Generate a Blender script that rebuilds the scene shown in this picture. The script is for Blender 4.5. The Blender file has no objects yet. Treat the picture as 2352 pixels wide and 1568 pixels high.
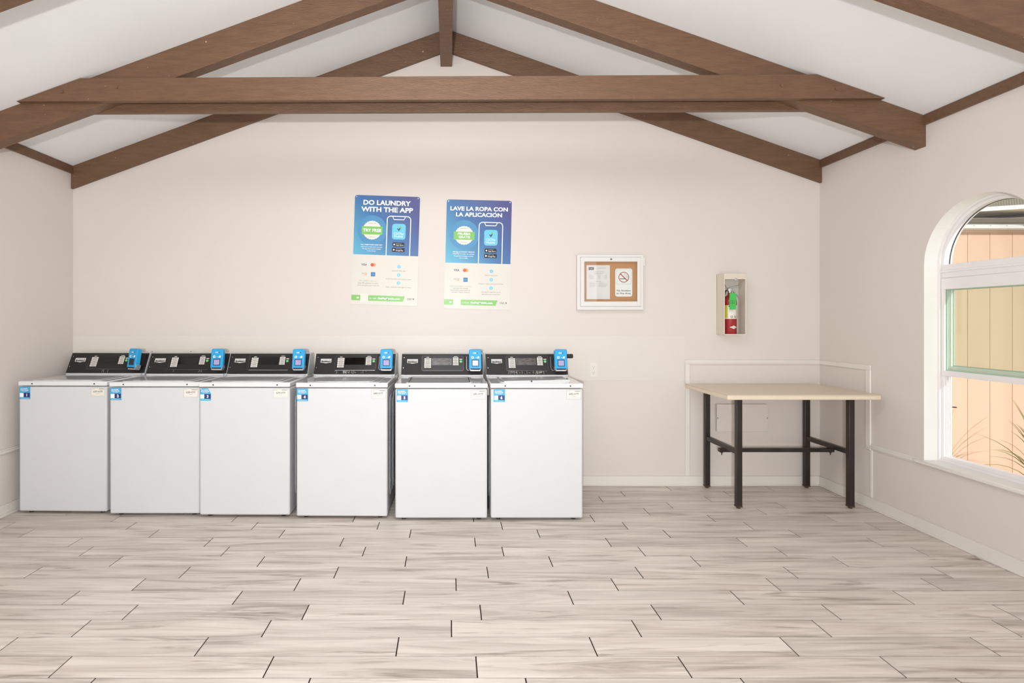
import bpy, bmesh, math, random
from mathutils import Vector, Matrix
random.seed(7)
PI = math.pi
S = bpy.context.scene
COL = S.collection

# ------------------------------------------------------------------ camera
H = 1.42          # eye height
F = 1290.0        # focal length in px of a 2352 px wide frame
VX, VY = 1032.0, 735.0
cam_d = bpy.data.cameras.new('camera')
cam_d.sensor_width = 36.0
cam_d.lens = F / 2352.0 * 36.0
cam_d.shift_x = (1176.0 - VX) / 2352.0
cam_d.shift_y = -(784.0 - VY) / 2352.0
cam_d.clip_start = 0.05
cam = bpy.data.objects.new('camera', cam_d)
cam.location = (0, 0, H); cam.rotation_euler = (PI/2, 0, 0)
COL.objects.link(cam); S.camera = cam

# ------------------------------------------------------------------ view + world + lights
S.view_settings.view_transform = 'Standard'
S.view_settings.look = 'None'
S.view_settings.gamma = 1.0
S.view_settings.use_curve_mapping = False
S.view_settings.exposure = -0.08
w = bpy.data.worlds.new('world'); S.world = w; w.use_nodes = True
bg = w.node_tree.nodes['Background']
bg.inputs[0].default_value = (0.80, 0.90, 1.0, 1); bg.inputs[1].default_value = 1.1

def light(name, kind, loc, energy, color=(1, 1, 1), direction=None, size=None, size_y=None, radius=None):
    d = bpy.data.lights.new(name, kind); d.energy = energy; d.color = color
    if size is not None:
        d.shape = 'RECTANGLE'; d.size = size; d.size_y = size_y or size
    if radius is not None: d.shadow_soft_size = radius
    o = bpy.data.objects.new(name, d); o.location = loc
    if direction is not None:
        o.rotation_euler = Vector(direction).to_track_quat('-Z', 'Y').to_euler()
    COL.objects.link(o); return o
sun = light('sun', 'SUN', (6, -6, 8), 2.35, (1.0, 0.96, 0.92), (-0.10, 1.0, -0.22)); sun.data.angle = 0.01
fl_ = light('camera_flash', 'SPOT', (-0.27, -1.0, 1.42), 560, (0.97, 0.985, 1.0), (0.02, 1, 0.34), radius=0.05)
fl_.data.spot_size = math.radians(150); fl_.data.spot_blend = 1.0
light('rear_fill', 'AREA', (0.2, -2.2, 1.6), 64, (0.93, 0.98, 1.0), (0, 1, 0.05), 5.8, 2.4)  # broad fill light added in front of the closed rear wall, not a real opening
light('overhead_fill', 'AREA', (0.0, 2.3, 3.3), 24, (0.96, 0.99, 1.0), (0.1, 0.5, -1), 2.0, 0.5)  # added fill under the ridge, brightens the floor
light('low_fill', 'AREA', (0.2, -1.0, 0.35), 46, (0.93, 0.98, 1.0), (0, 0.5, 1), 4.8, 1.6)  # added upward fill near the floor to brighten the ceiling, no real source

# ------------------------------------------------------------------ materials
def lin(c):
    out = []
    for v in c[:3]:
        v /= 255.0
        out.append(v/12.92 if v <= 0.04045 else ((v+0.055)/1.055)**2.4)
    return (*out, 1.0)
MATS = {}
def mat(name, rgb, rough=0.5, metal=0.0, spec=0.5, bump=0.0, bscale=60.0, var=0.0, vscale=6.0, stretch=(1, 1, 1), coat=0.0):
    if name in MATS: return MATS[name]
    m = bpy.data.materials.new(name); m.use_nodes = True
    nt = m.node_tree; N = nt.nodes; L = nt.links
    b = N['Principled BSDF']
    b.inputs['Roughness'].default_value = rough
    b.inputs['Metallic'].default_value = metal
    b.inputs['Specular IOR Level'].default_value = spec
    b.inputs['Coat Weight'].default_value = coat
    tc = N.new('ShaderNodeTexCoord'); mp = N.new('ShaderNodeMapping')
    L.new(tc.outputs['Object'], mp.inputs['Vector']); mp.inputs['Scale'].default_value = stretch
    c = lin(rgb)
    n1 = N.new('ShaderNodeTexNoise'); n1.inputs['Scale'].default_value = vscale; n1.inputs['Detail'].default_value = 5
    L.new(mp.outputs[0], n1.inputs['Vector'])
    rp = N.new('ShaderNodeValToRGB')
    v = max(var, 0.01)
    rp.color_ramp.elements[0].position = 0.3; rp.color_ramp.elements[1].position = 0.7
    rp.color_ramp.elements[0].color = tuple([x*(1-v) for x in c[:3]] + [1])
    rp.color_ramp.elements[1].color = tuple([min(1, x*(1+v)) for x in c[:3]] + [1])
    L.new(n1.outputs['Fac'], rp.inputs[0]); L.new(rp.outputs[0], b.inputs['Base Color'])
    if bump > 0:
        n2 = N.new('ShaderNodeTexNoise'); n2.inputs['Scale'].default_value = bscale; n2.inputs['Detail'].default_value = 4
        L.new(mp.outputs[0], n2.inputs['Vector'])
        bp = N.new('ShaderNodeBump'); bp.inputs['Strength'].default_value = bump; bp.inputs['Distance'].default_value = 0.004
        L.new(n2.outputs['Fac'], bp.inputs['Height']); L.new(bp.outputs[0], b.inputs['Normal'])
    MATS[name] = m; return m

M_wall  = mat('wall_paint', (222, 213, 206), 0.42, spec=0.25, bump=0.12, bscale=45, var=0.012, vscale=1.3)
M_wallp = mat('patched_wall_paint', (224, 216, 208), 0.40, spec=0.35, bump=0.1, bscale=45)
M_ceil  = mat('ceiling_paint', (240, 240, 240), 0.8, spec=0.15, bump=0.12, bscale=70, var=0.02, vscale=1.6)
M_trim  = mat('trim_paint', (230, 224, 216), 0.35, spec=0.4, bump=0.04, bscale=20)
M_white = mat('white_enamel', (211, 211, 212), 0.42, spec=0.3, var=0.006)
M_deck  = mat('deck_enamel', (226, 226, 226), 0.10, spec=0.6, var=0.006, coat=0.35)
M_side  = mat('galvanised_side', (204, 208, 210), 0.3, spec=0.5)
M_blackp= mat('console_black', (34, 31, 31), 0.5, spec=0.45, var=0.05, vscale=20)
M_bezel = mat('bezel_black', (32, 29, 30), 0.35, spec=0.5)
M_line  = mat('bezel_outline', (96, 92, 92), 0.25, metal=0.4)
M_disp  = mat('display_black', (14, 12, 13), 0.08, spec=0.6)
M_dispg = mat('display_film', (92, 86, 84), 0.2, spec=0.6, var=0.6, vscale=30, stretch=(1, 1, 6))
M_btn   = mat('button_white', (222, 216, 210), 0.5)
M_btnln = mat('button_print', (120, 112, 110), 0.6)
M_green = mat('start_green', (96, 190, 104), 0.4)
M_blue  = mat('reader_blue', (46, 164, 220), 0.35, spec=0.4)
M_blued = mat('reader_blue_dark', (20, 62, 110), 0.4)
M_scrn  = mat('reader_screen', (172, 164, 204), 0.25, var=0.05, vscale=80)
M_scrnd = mat('reader_screen_dark', (40, 44, 52), 0.2)
M_scrnw = mat('reader_screen_light', (216, 212, 220), 0.25)
M_silver= mat('silver_bracket', (205, 205, 208), 0.25, metal=0.7)
M_dark  = mat('dark_metal', (42, 40, 38), 0.4, metal=0.3)
M_rubber= mat('black_rubber', (38, 32, 30), 0.5, bump=0.05)
M_stick = mat('sticker_blue', (72, 164, 208), 0.45)
M_navy  = mat('sticker_navy', (30, 48, 110), 0.45)
M_pwhite= mat('print_white', (246, 246, 246), 0.5)
M_pgrey = mat('print_grey', (120, 116, 116), 0.6)
M_pblack= mat('print_black', (34, 32, 36), 0.6)
M_cream = mat('tag_cream', (232, 226, 216), 0.5)
M_paper = mat('paper', (236, 230, 230), 0.7)
M_poster= mat('poster_plastic', (222, 217, 207), 0.35, spec=0.3)
M_pgreen= mat('poster_green', (126, 190, 92), 0.35)
M_lblue = mat('poster_light_blue', (104, 196, 224), 0.35)
M_lblue2= mat('poster_glow_blue', (70, 142, 188), 0.35)
M_badge = mat('poster_badge', (238, 226, 216), 0.4)
M_red   = mat('print_red', (212, 78, 48), 0.4)
M_orange= mat('print_orange', (244, 160, 70), 0.4)
M_amex  = mat('print_card_blue', (36, 110, 170), 0.4)
M_cork  = mat('cork', (200, 142, 92), 0.9, bump=0.3, bscale=250, var=0.10, vscale=160)
M_alum  = mat('case_painted_metal', (226, 224, 220), 0.4, spec=0.4)
M_tan   = mat('cabinet_cream_metal', (222, 211, 195), 0.4, spec=0.4)
M_cabin = mat('cabinet_inside', (205, 199, 186), 0.5)
M_extred= mat('extinguisher_red', (158, 44, 46), 0.22, spec=0.5)
M_tag   = mat('inspection_green', (70, 190, 90), 0.5)
M_yel   = mat('label_yellow', (200, 196, 60), 0.5)
M_signred = mat('sign_red', (168, 36, 44), 0.5)
M_top   = mat('laminate_beige', (222, 204, 180), 0.30, spec=0.5, var=0.02, vscale=3)
M_edge  = mat('laminate_edge', (228, 212, 190), 0.38, var=0.03, vscale=8)
M_leg   = mat('leg_dark_steel', (58, 50, 47), 0.35, metal=0.45, var=0.25, vscale=9, stretch=(1, 1, 0.4))
M_rust  = mat('rusty_foot', (74, 52, 40), 0.8, bump=0.3, var=0.3, vscale=40)
M_vinyl = mat('window_vinyl', (236, 232, 230), 0.35)
M_reveal= mat('reveal_paint', (250, 247, 240), 0.5)
M_sid   = mat('siding_peach', (226, 192, 164), 0.75, bump=0.1, bscale=90, var=0.03, vscale=4, stretch=(1, 1, 0.2))
M_gutter= mat('gutter_white', (240, 240, 238), 0.5)
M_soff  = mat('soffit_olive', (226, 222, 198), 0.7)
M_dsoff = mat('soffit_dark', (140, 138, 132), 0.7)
M_corr  = mat('corrugated_sheet', (176, 168, 148), 0.6)
M_ground= mat('gravel_ground', (196, 182, 160), 0.9, bump=0.5, bscale=40, var=0.15, vscale=14)
M_leaf  = mat('yucca_leaf', (150, 146, 92), 0.6, var=0.15, vscale=4)
M_fleck = mat('paint_fleck', (226, 222, 216), 0.5)
M_grout = mat('dark_grout', (52, 41, 34), 0.9)

def wood_beam():
    m = bpy.data.materials.new('brown_painted_wood'); m.use_nodes = True
    nt = m.node_tree; N = nt.nodes; L = nt.links; b = N['Principled BSDF']
    tc = N.new('ShaderNodeTexCoord'); mp = N.new('ShaderNodeMapping'); mp.inputs['Scale'].default_value = (2.2, 14, 14)
    L.new(tc.outputs['Object'], mp.inputs['Vector'])
    n = N.new('ShaderNodeTexNoise'); n.inputs['Scale'].default_value = 3.0; n.inputs['Detail'].default_value = 8; n.inputs['Roughness'].default_value = 0.6
    L.new(mp.outputs[0], n.inputs['Vector'])
    rp = N.new('ShaderNodeValToRGB')
    rp.color_ramp.elements[0].position = 0.3; rp.color_ramp.elements[0].color = lin((104, 77, 57))
    rp.color_ramp.elements[1].position = 0.72; rp.color_ramp.elements[1].color = lin((122, 90, 67))
    L.new(n.outputs['Fac'], rp.inputs[0])
    # white paint flecks with a shape of their own
    n3 = N.new('ShaderNodeTexNoise'); n3.inputs['Scale'].default_value = 38; n3.inputs['Detail'].default_value = 2
    L.new(tc.outputs['Object'], n3.inputs['Vector'])
    th = N.new('ShaderNodeMath'); th.operation = 'GREATER_THAN'; th.inputs[1].default_value = 0.775
    L.new(n3.outputs['Fac'], th.inputs[0])
    mx = N.new('ShaderNodeMix'); mx.data_type = 'RGBA'
    L.new(th.outputs[0], mx.inputs[0]); L.new(rp.outputs[0], mx.inputs[6]); mx.inputs[7].default_value = lin((200, 178, 158))
    L.new(mx.outputs[2], b.inputs['Base Color'])
    b.inputs['Roughness'].default_value = 0.42
    b.inputs['Specular IOR Level'].default_value = 0.4
    n2 = N.new('ShaderNodeTexNoise'); n2.inputs['Scale'].default_value = 14; n2.inputs['Detail'].default_value = 5
    L.new(mp.outputs[0], n2.inputs['Vector'])
    bp = N.new('ShaderNodeBump'); bp.inputs['Strength'].default_value = 0.8; bp.inputs['Distance'].default_value = 0.005
    L.new(n2.outputs['Fac'], bp.inputs['Height']); L.new(bp.outputs[0], b.inputs['Normal'])
    return m
M_beam = wood_beam()

def floor_mat():
    m = bpy.data.materials.new('wood_look_tile'); m.use_nodes = True
    nt = m.node_tree; N = nt.nodes; L = nt.links; b = N['Principled BSDF']
    tc = N.new('ShaderNodeTexCoord'); geo = N.new('ShaderNodeNewGeometry')
    sc = N.new('ShaderNodeMath'); sc.operation = 'MULTIPLY'; sc.inputs[1].default_value = 97.0
    L.new(geo.outputs['Random Per Island'], sc.inputs[0])
    cb = N.new('ShaderNodeCombineXYZ'); L.new(sc.outputs[0], cb.inputs[2])
    ad = N.new('ShaderNodeVectorMath'); ad.operation = 'ADD'
    L.new(tc.outputs['Object'], ad.inputs[0]); L.new(cb.outputs[0], ad.inputs[1])
    def noise(scale, detail, stretch, dist=0.0, rough=0.5):
        mp = N.new('ShaderNodeMapping'); mp.inputs['Scale'].default_value = stretch
        L.new(ad.outputs[0], mp.inputs['Vector'])
        n = N.new('ShaderNodeTexNoise'); n.inputs['Scale'].default_value = scale
        n.inputs['Detail'].default_value = detail; n.inputs['Distortion'].default_value = dist
        n.inputs['Roughness'].default_value = rough
        L.new(mp.outputs[0], n.inputs['Vector']); return n
    a = noise(1.5, 6, (0.8, 11.0, 1.0), 0.9, 0.6)
    r1 = N.new('ShaderNodeValToRGB'); e = r1.color_ramp.elements
    e[0].position = 0.30; e[0].color = lin((172, 160, 150))
    e[1].position = 0.64; e[1].color = lin((228, 218, 208))
    k = e.new(0.45); k.color = lin((208, 196, 186))
    L.new(a.outputs['Fac'], r1.inputs[0])
    v = noise(1.7, 6, (0.65, 8.0, 1.0), 1.6, 0.6)      # dark veins
    r2 = N.new('ShaderNodeValToRGB'); e = r2.color_ramp.elements
    e[0].position = 0.56; e[0].color = (0, 0, 0, 1); e[1].position = 0.74; e[1].color = (1, 1, 1, 1)
    L.new(v.outputs['Fac'], r2.inputs[0])
    mx = N.new('ShaderNodeMix'); mx.data_type = 'RGBA'
    L.new(r2.outputs[0], mx.inputs[0]); L.new(r1.outputs[0], mx.inputs[6]); mx.inputs[7].default_value = lin((142, 128, 116))
    # tone from tile to tile
    hv = N.new('ShaderNodeMapRange'); hv.inputs[3].default_value = 0.93; hv.inputs[4].default_value = 1.04
    L.new(geo.outputs['Random Per Island'], hv.inputs[0])
    hs = N.new('ShaderNodeHueSaturation'); L.new(hv.outputs[0], hs.inputs['Value']); L.new(mx.outputs[2], hs.inputs['Color'])
    L.new(hs.outputs[0], b.inputs['Base Color'])
    b.inputs['Roughness'].default_value = 0.42; b.inputs['Specular IOR Level'].default_value = 0.35
    bp = N.new('ShaderNodeBump'); bp.inputs['Strength'].default_value = 0.12; bp.inputs['Distance'].default_value = 0.002
    L.new(a.outputs['Fac'], bp.inputs['Height']); L.new(bp.outputs[0], b.inputs['Normal'])
    return m
M_tile = floor_mat()

def poster_blue(name, top, mid, low, w_, h_):
    m = bpy.data.materials.new(name); m.use_nodes = True
    nt = m.node_tree; N = nt.nodes; L = nt.links; b = N['Principled BSDF']
    tc = N.new('ShaderNodeTexCoord'); sx = N.new('ShaderNodeSeparateXYZ'); L.new(tc.outputs['Object'], sx.inputs[0])
    a = N.new('ShaderNodeMath'); a.operation = 'MULTIPLY'; a.inputs[1].default_value = 0.75/w_
    L.new(sx.outputs[0], a.inputs[0])
    c = N.new('ShaderNodeMath'); c.operation = 'MULTIPLY'; c.inputs[1].default_value = 1.0/h_
    L.new(sx.outputs[2], c.inputs[0])
    s = N.new('ShaderNodeMath'); s.operation = 'ADD'; L.new(a.outputs[0], s.inputs[0]); L.new(c.outputs[0], s.inputs[1])
    mr = N.new('ShaderNodeMapRange'); mr.inputs[1].default_value = -0.40; mr.inputs[2].default_value = 0.72
    L.new(s.outputs[0], mr.inputs[0])
    rp = N.new('ShaderNodeValToRGB'); e = rp.color_ramp.elements
    e[0].position = 0.0; e[0].color = lin(low); e[1].position = 1.0; e[1].color = lin(top)
    k = e.new(0.5); k.color = lin(mid)
    L.new(mr.outputs[0], rp.inputs[0]); L.new(rp.outputs[0], b.inputs['Base Color'])
    b.inputs['Roughness'].default_value = 0.3
    return m

def glass_mat(name, tint, refl=0.05):
    m = bpy.data.materials.new(name); m.use_nodes = True
    nt = m.node_tree; N = nt.nodes; L = nt.links
    for n in list(N):
        if n.type != 'OUTPUT_MATERIAL': N.remove(n)
    out = [n for n in N if n.type == 'OUTPUT_MATERIAL'][0]
    t = N.new('ShaderNodeBsdfTransparent'); t.inputs[0].default_value = (*tint, 1)
    g = N.new('ShaderNodeBsdfGlossy'); g.inputs['Roughness'].default_value = 0.02
    mx = N.new('ShaderNodeMixShader'); mx.inputs[0].default_value = refl
    L.new(t.outputs[0], mx.inputs[1]); L.new(g.outputs[0], mx.inputs[2]); L.new(mx.outputs[0], out.inputs[0])
    return m
M_glass = glass_mat('clear_glass', (0.97, 0.98, 0.97))
M_glasst = glass_mat('tinted_glass', (0.91, 0.955, 0.90))
M_gasket = mat('glass_edge_green', (196, 212, 204), 0.3)

# ------------------------------------------------------------------ mesh builder
class MB:
    def __init__(s): s.v = []; s.f = []; s.m = []; s.mats = []
    def mi(s, m):
        if m not in s.mats: s.mats.append(m)
        return s.mats.index(m)
    def add(s, vs, fs, m, T=None):
        o = len(s.v)
        for p in vs:
            p = Vector(p)
            if T is not None: p = T @ p
            s.v.append(tuple(p))
        k = s.mi(m)
        for f in fs: s.f.append([i+o for i in f]); s.m.append(k)
        return s
    def box(s, x0, x1, y0, y1, z0, z1, m, T=None):
        vs = [(x0,y0,z0),(x1,y0,z0),(x1,y1,z0),(x0,y1,z0),(x0,y0,z1),(x1,y0,z1),(x1,y1,z1),(x0,y1,z1)]
        fs = [(0,3,2,1),(4,5,6,7),(0,1,5,4),(1,2,6,5),(2,3,7,6),(3,0,4,7)]
        return s.add(vs, fs, m, T)
    def prism(s, pts, a0, a1, axis, m, T=None, m_side=None):
        """pts: 2D outline, counter-clockwise; extruded along axis from a0 to a1"""
        n = len(pts)
        def P(p, a):
            if axis == 'x': return (a, p[0], p[1])
            if axis == 'y': return (p[0], a, p[1])
            return (p[0], p[1], a)
        vs = [P(p, a0) for p in pts] + [P(p, a1) for p in pts]
        caps = [list(range(n))[::-1], [n+i for i in range(n)]]
        sides = [[i, (i+1) % n, n+(i+1) % n, n+i] for i in range(n)]
        if axis == 'y':
            caps = [c[::-1] for c in caps]; sides = [c[::-1] for c in sides]
        s.add(vs, caps, m, T); s.add(vs, sides, m_side or m, T)
        return s
    def ring(s, outer, inner, a0, a1, axis, m, T=None):
        n = len(outer)
        def P(p, a):
            if axis == 'x': return (a, p[0], p[1])
            if axis == 'y': return (p[0], a, p[1])
            return (p[0], p[1], a)
        vs = [P(p, a0) for p in outer]+[P(p, a0) for p in inner]+[P(p, a1) for p in outer]+[P(p, a1) for p in inner]
        fs = []
        for i in range(n):
            j = (i+1) % n
            fs += [[i, j, n+j, n+i], [2*n+i, 3*n+i, 3*n+j, 2*n+j], [i, 2*n+i, 2*n+j, j], [n+i, n+j, 3*n+j, 3*n+i]]
        return s.add(vs, fs, m, T)
    def cyl(s, p0, p1, r0, m, r1=None, n=20, T=None):
        p0 = Vector(p0); p1 = Vector(p1); r1 = r0 if r1 is None else r1
        d = (p1-p0).normalized(); a = d.orthogonal().normalized(); b = d.cross(a)
        vs = []
        for p, r in ((p0, r0), (p1, r1)):
            for i in range(n):
                t = 2*PI*i/n; vs.append(p + a*(r*math.cos(t)) + b*(r*math.sin(t)))
        fs = [[i, (i+1) % n, n+(i+1) % n, n+i] for i in range(n)] + [list(range(n))[::-1], list(range(n, 2*n))]
        return s.add(vs, fs, m, T)
    def lathe(s, prof, m, c=(0, 0, 0), n=28, T=None):
        vs = []; fs = []
        for r, z in prof:
            for i in range(n):
                t = 2*PI*i/n; vs.append((c[0]+r*math.cos(t), c[1]+r*math.sin(t), c[2]+z))
        for k in range(len(prof)-1):
            for i in range(n):
                j = (i+1) % n; fs.append([k*n+i, k*n+j, (k+1)*n+j, (k+1)*n+i])
        return s.add(vs, fs, m, T)
    def tube(s, pts, r, m, n=8, T=None, radii=None):
        pts = [Vector(p) for p in pts]; vs = []; fs = []
        for k, p in enumerate(pts):
            d = (pts[min(k+1, len(pts)-1)] - pts[max(k-1, 0)]).normalized()
            a = d.cross(Vector((0.13, 0.31, 0.94))).normalized(); b = d.cross(a)
            rr = radii[k] if radii else r
            for i in range(n):
                t = 2*PI*i/n; vs.append(p + a*(rr*math.cos(t)) + b*(rr*math.sin(t)))
        for k in range(len(pts)-1):
            for i in range(n):
                j = (i+1) % n; fs.append([k*n+i, k*n+j, (k+1)*n+j, (k+1)*n+i])
        fs += [list(range(n))[::-1], [(len(pts)-1)*n+i for i in range(n)]]
        return s.add(vs, fs, m, T)
    # ---- flat print work: u right, v up, facing -y ----
    def flat(s, pts, y, m, T=None):
        return s.add([(p[0], y, p[1]) for p in pts], [list(range(len(pts)))], m, T)
    def frect(s, u0, u1, v0, v1, y, m, T=None): return s.flat([(u0, v0), (u1, v0), (u1, v1), (u0, v1)], y, m, T)
    def stroke(s, pts, wd, y, m, T=None, closed=False):
        P = [Vector((p[0], p[1])) for p in pts]; n = len(P); L = []; R = []
        for i in range(n):
            if closed: a = P[i-1]; b = P[(i+1) % n]
            else: a = P[max(i-1, 0)]; b = P[min(i+1, n-1)]
            d = (b-a).normalized(); nn = Vector((-d.y, d.x))*(wd/2)
            L.append(P[i]+nn); R.append(P[i]-nn)
        for i in range(n if closed else n-1):
            j = (i+1) % n
            s.flat([R[i], R[j], L[j], L[i]], y, m, T)
        return s
    def text(s, txt, cu, cv, h, y, m, T=None, width=None, bold=0.0, align='c'):
        plain = txt
        for a_, b_ in ACC.items(): plain = plain.replace(a_, b_)
        vs, fs = glyphs(plain, bold)
        if not vs: return s
        vs = list(vs); fs = list(fs)
        for q, ch_ in enumerate(txt):
            if ch_ in ACC:
                xr = max(p[0] for p in glyphs(plain[:q+1], bold)[0]); gl = glyphs(plain[q], bold)[0]
                gw = max(p[0] for p in gl)-min(p[0] for p in gl); gt = max(p[1] for p in gl); o_ = len(vs); c_ = xr-gw*0.45
                vs += [(c_-0.06, gt+0.04), (c_+0.03, gt+0.04), (c_+0.15, gt+0.19), (c_+0.03, gt+0.19)]; fs.append([o_, o_+1, o_+2, o_+3])
        x0 = min(p[0] for p in vs); x1 = max(p[0] for p in vs)
        capv = glyphs('H', bold)[0]; ch = max(p[1] for p in capv) - min(p[1] for p in capv); cb = min(p[1] for p in capv)
        k = h/ch; kx = k if width is None else width/(x1-x0)
        off = {'c': (x0+x1)/2, 'l': x0, 'r': x1}[align]
        return s.add([((p[0]-off)*kx+cu, y, (p[1]-cb)*k - h/2 + cv) for p in vs], fs, m, T)
    def build(s, name, parent=None, loc=None, rot=None, bevel=0.0, seg=2, smooth=False, weld=False):
        me = bpy.data.meshes.new(name); me.from_pydata(s.v, [], s.f)
        for m in s.mats: me.materials.append(m)
        me.polygons.foreach_set('material_index', s.m)
        me.validate(); me.update()
        if smooth:
            for p in me.polygons: p.use_smooth = True
            try: me.set_sharp_from_angle(angle=math.radians(35))
            except Exception: pass
        o = bpy.data.objects.new(name, me); COL.objects.link(o)
        if loc is not None: o.location = loc
        if rot is not None: o.rotation_euler = rot
        if parent is not None: o.parent = parent
        if bevel > 0:
            bm = bmesh.new(); bm.from_mesh(me); bmesh.ops.remove_doubles(bm, verts=bm.verts, dist=1e-6)
            bmesh.ops.recalc_face_normals(bm, faces=bm.faces); bm.to_mesh(me); bm.free()
            b = o.modifiers.new('bevel', 'BEVEL'); b.width = bevel; b.segments = seg; b.limit_method = 'ANGLE'; b.angle_limit = math.radians(40)
            if smooth is False:
                for p in me.polygons: p.use_smooth = True
                try: me.set_sharp_from_angle(angle=math.radians(35))
                except Exception: pass
                b.harden_normals = False
        return o
_G = {}
ACC = {'\u00d3': 'O', '\u00c1': 'A', '\u00f3': 'o', '\u00e1': 'a'}
def glyphs(txt, bold=0.0):
    key = (txt, bold)
    if key in _G: return _G[key]
    cu = bpy.data.curves.new('lettering', 'FONT'); cu.body = txt; cu.resolution_u = 3; cu.offset = bold; cu.fill_mode = 'FRONT'
    ob = bpy.data.objects.new('lettering', cu); COL.objects.link(ob)
    dg = bpy.context.evaluated_depsgraph_get(); dg.update()
    me = bpy.data.meshes.new_from_object(ob.evaluated_get(dg))
    vs = [(v.co.x, v.co.y) for v in me.vertices]; fs = [list(p.vertices) for p in me.polygons]
    bpy.data.objects.remove(ob); bpy.data.meshes.remove(me); bpy.data.curves.remove(cu)
    _G[key] = (vs, fs); return _G[key]

def rrect(u0, u1, v0, v1, r, n=5):
    pts = []
    for cx, cy, a in ((u1-r, v0+r, -PI/2), (u1-r, v1-r, 0), (u0+r, v1-r, PI/2), (u0+r, v0+r, PI)):
        for i in range(n+1):
            t = a + (PI/2)*i/n; pts.append((cx+r*math.cos(t), cy+r*math.sin(t)))
    return pts
def circ(cu, cv, r, n=24, r2=None):
    return [(cu+(r if (r2 is None or i % 2 == 0) else r2)*math.cos(2*PI*i/n), cv+(r if (r2 is None or i % 2 == 0) else r2)*math.sin(2*PI*i/n)) for i in range(n)]

def empty(name, loc=(0, 0, 0), rot=(0, 0, 0)):
    o = bpy.data.objects.new(name, None); o.empty_display_size = 0.1; o.location = loc; o.rotation_euler = rot
    COL.objects.link(o); return o
def tag(o, label, cat, group=None):
    o['label'] = label; o['category'] = cat
    if group: o['group'] = group
    return o
def struct(o): o['kind'] = 'structure'; return o
def px(x, y, D):   # photograph pixel at depth D -> world x, z
    return ((x-VX)*D/F, H-(y-VY)*D/F)

# ------------------------------------------------------------------ room shell
XL, XR, YB, YF = -3.235, 3.186, 4.83, -2.45
XRID, ZRID = -0.026, 3.909
ZL, ZR = 2.733, 2.785
kL = (ZRID-ZL)/(XRID-XL); kR = (ZRID-ZR)/(XR-XRID)
def ceil_z(x): return ZRID-(XRID-x)*kL if x < XRID else ZRID-(x-XRID)*kR

# floor tiles: rows of 0.1436 m, tiles 0.853 m long
ROW, TL = 0.1436, 0.853
known = {0: 0.112, 1: -0.226, 2: 0.010, 3: 0.153, 4: -0.232, 5: 0.036, 6: 0.216, 7: -0.256, 8: 0.329, 9: 0.165,
         10: -0.260, 11: 0.362, 12: 0.172, 13: 0.612, 14: 0.838, 15: 0.349, 16: 0.567, 17: 0.145, -1: 0.302}
fl = MB()
fl.box(XL, XR, YF, YB, -0.05, -0.0022, M_grout)
r = -34
while True:
    y0 = 2.2315 + ROW*r; y1 = y0+ROW
    if y0 > YB: break
    r += 1
    if y1 < YF: continue
    off = known.get(r-1, random.uniform(0, TL))
    g = 0.0023; ge = 0.0029
    x = off - TL*12
    while x < XR:
        a, b_ = max(x+ge, XL), min(x+TL-ge, XR)
        c, d = max(y0+g, YF), min(y1-g, YB)
        if b_-a > 0.01 and d-c > 0.01:
            e = 0.0002
            vs = [(a, c, -0.003), (b_, c, -0.003), (b_, d, -0.003), (a, d, -0.003), (a+e, c+e, 0), (b_-e, c+e, 0), (b_-e, d-e, 0), (a+e, d-e, 0)]
            fl.add(vs, [(4,5,6,7),(0,1,5,4),(1,2,6,5),(2,3,7,6),(3,0,4,7)], M_tile)
        x += TL
struct(fl.build('floor'))

T_ = 0.17
gable = [(XL-T_, 0), (XR+T_, 0), (XR+T_, ceil_z(XR)), (XRID, ZRID), (XL-T_, ceil_z(XL))]
struct(MB().prism(gable, YB, YB+T_, 'y', M_wall).build('wall_back'))
struct(MB().prism(gable, YF-T_, YF, 'y', M_wall).build('wall_front'))
struct(MB().box(XL-T_, XL, YF, YB, 0, ZL, M_wall).build('wall_left'))
ct = 0.12
struct(MB().prism([(XRID, ZRID), (XR+T_, ceil_z(XR+T_)), (XR+T_, ceil_z(XR+T_)+ct), (XRID, ZRID+ct), (XL-T_, ceil_z(XL-T_)+ct), (XL-T_, ceil_z(XL-T_))],
                  YF-T_, YB+T_, 'y', M_ceil).build('ceiling'))

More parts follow.
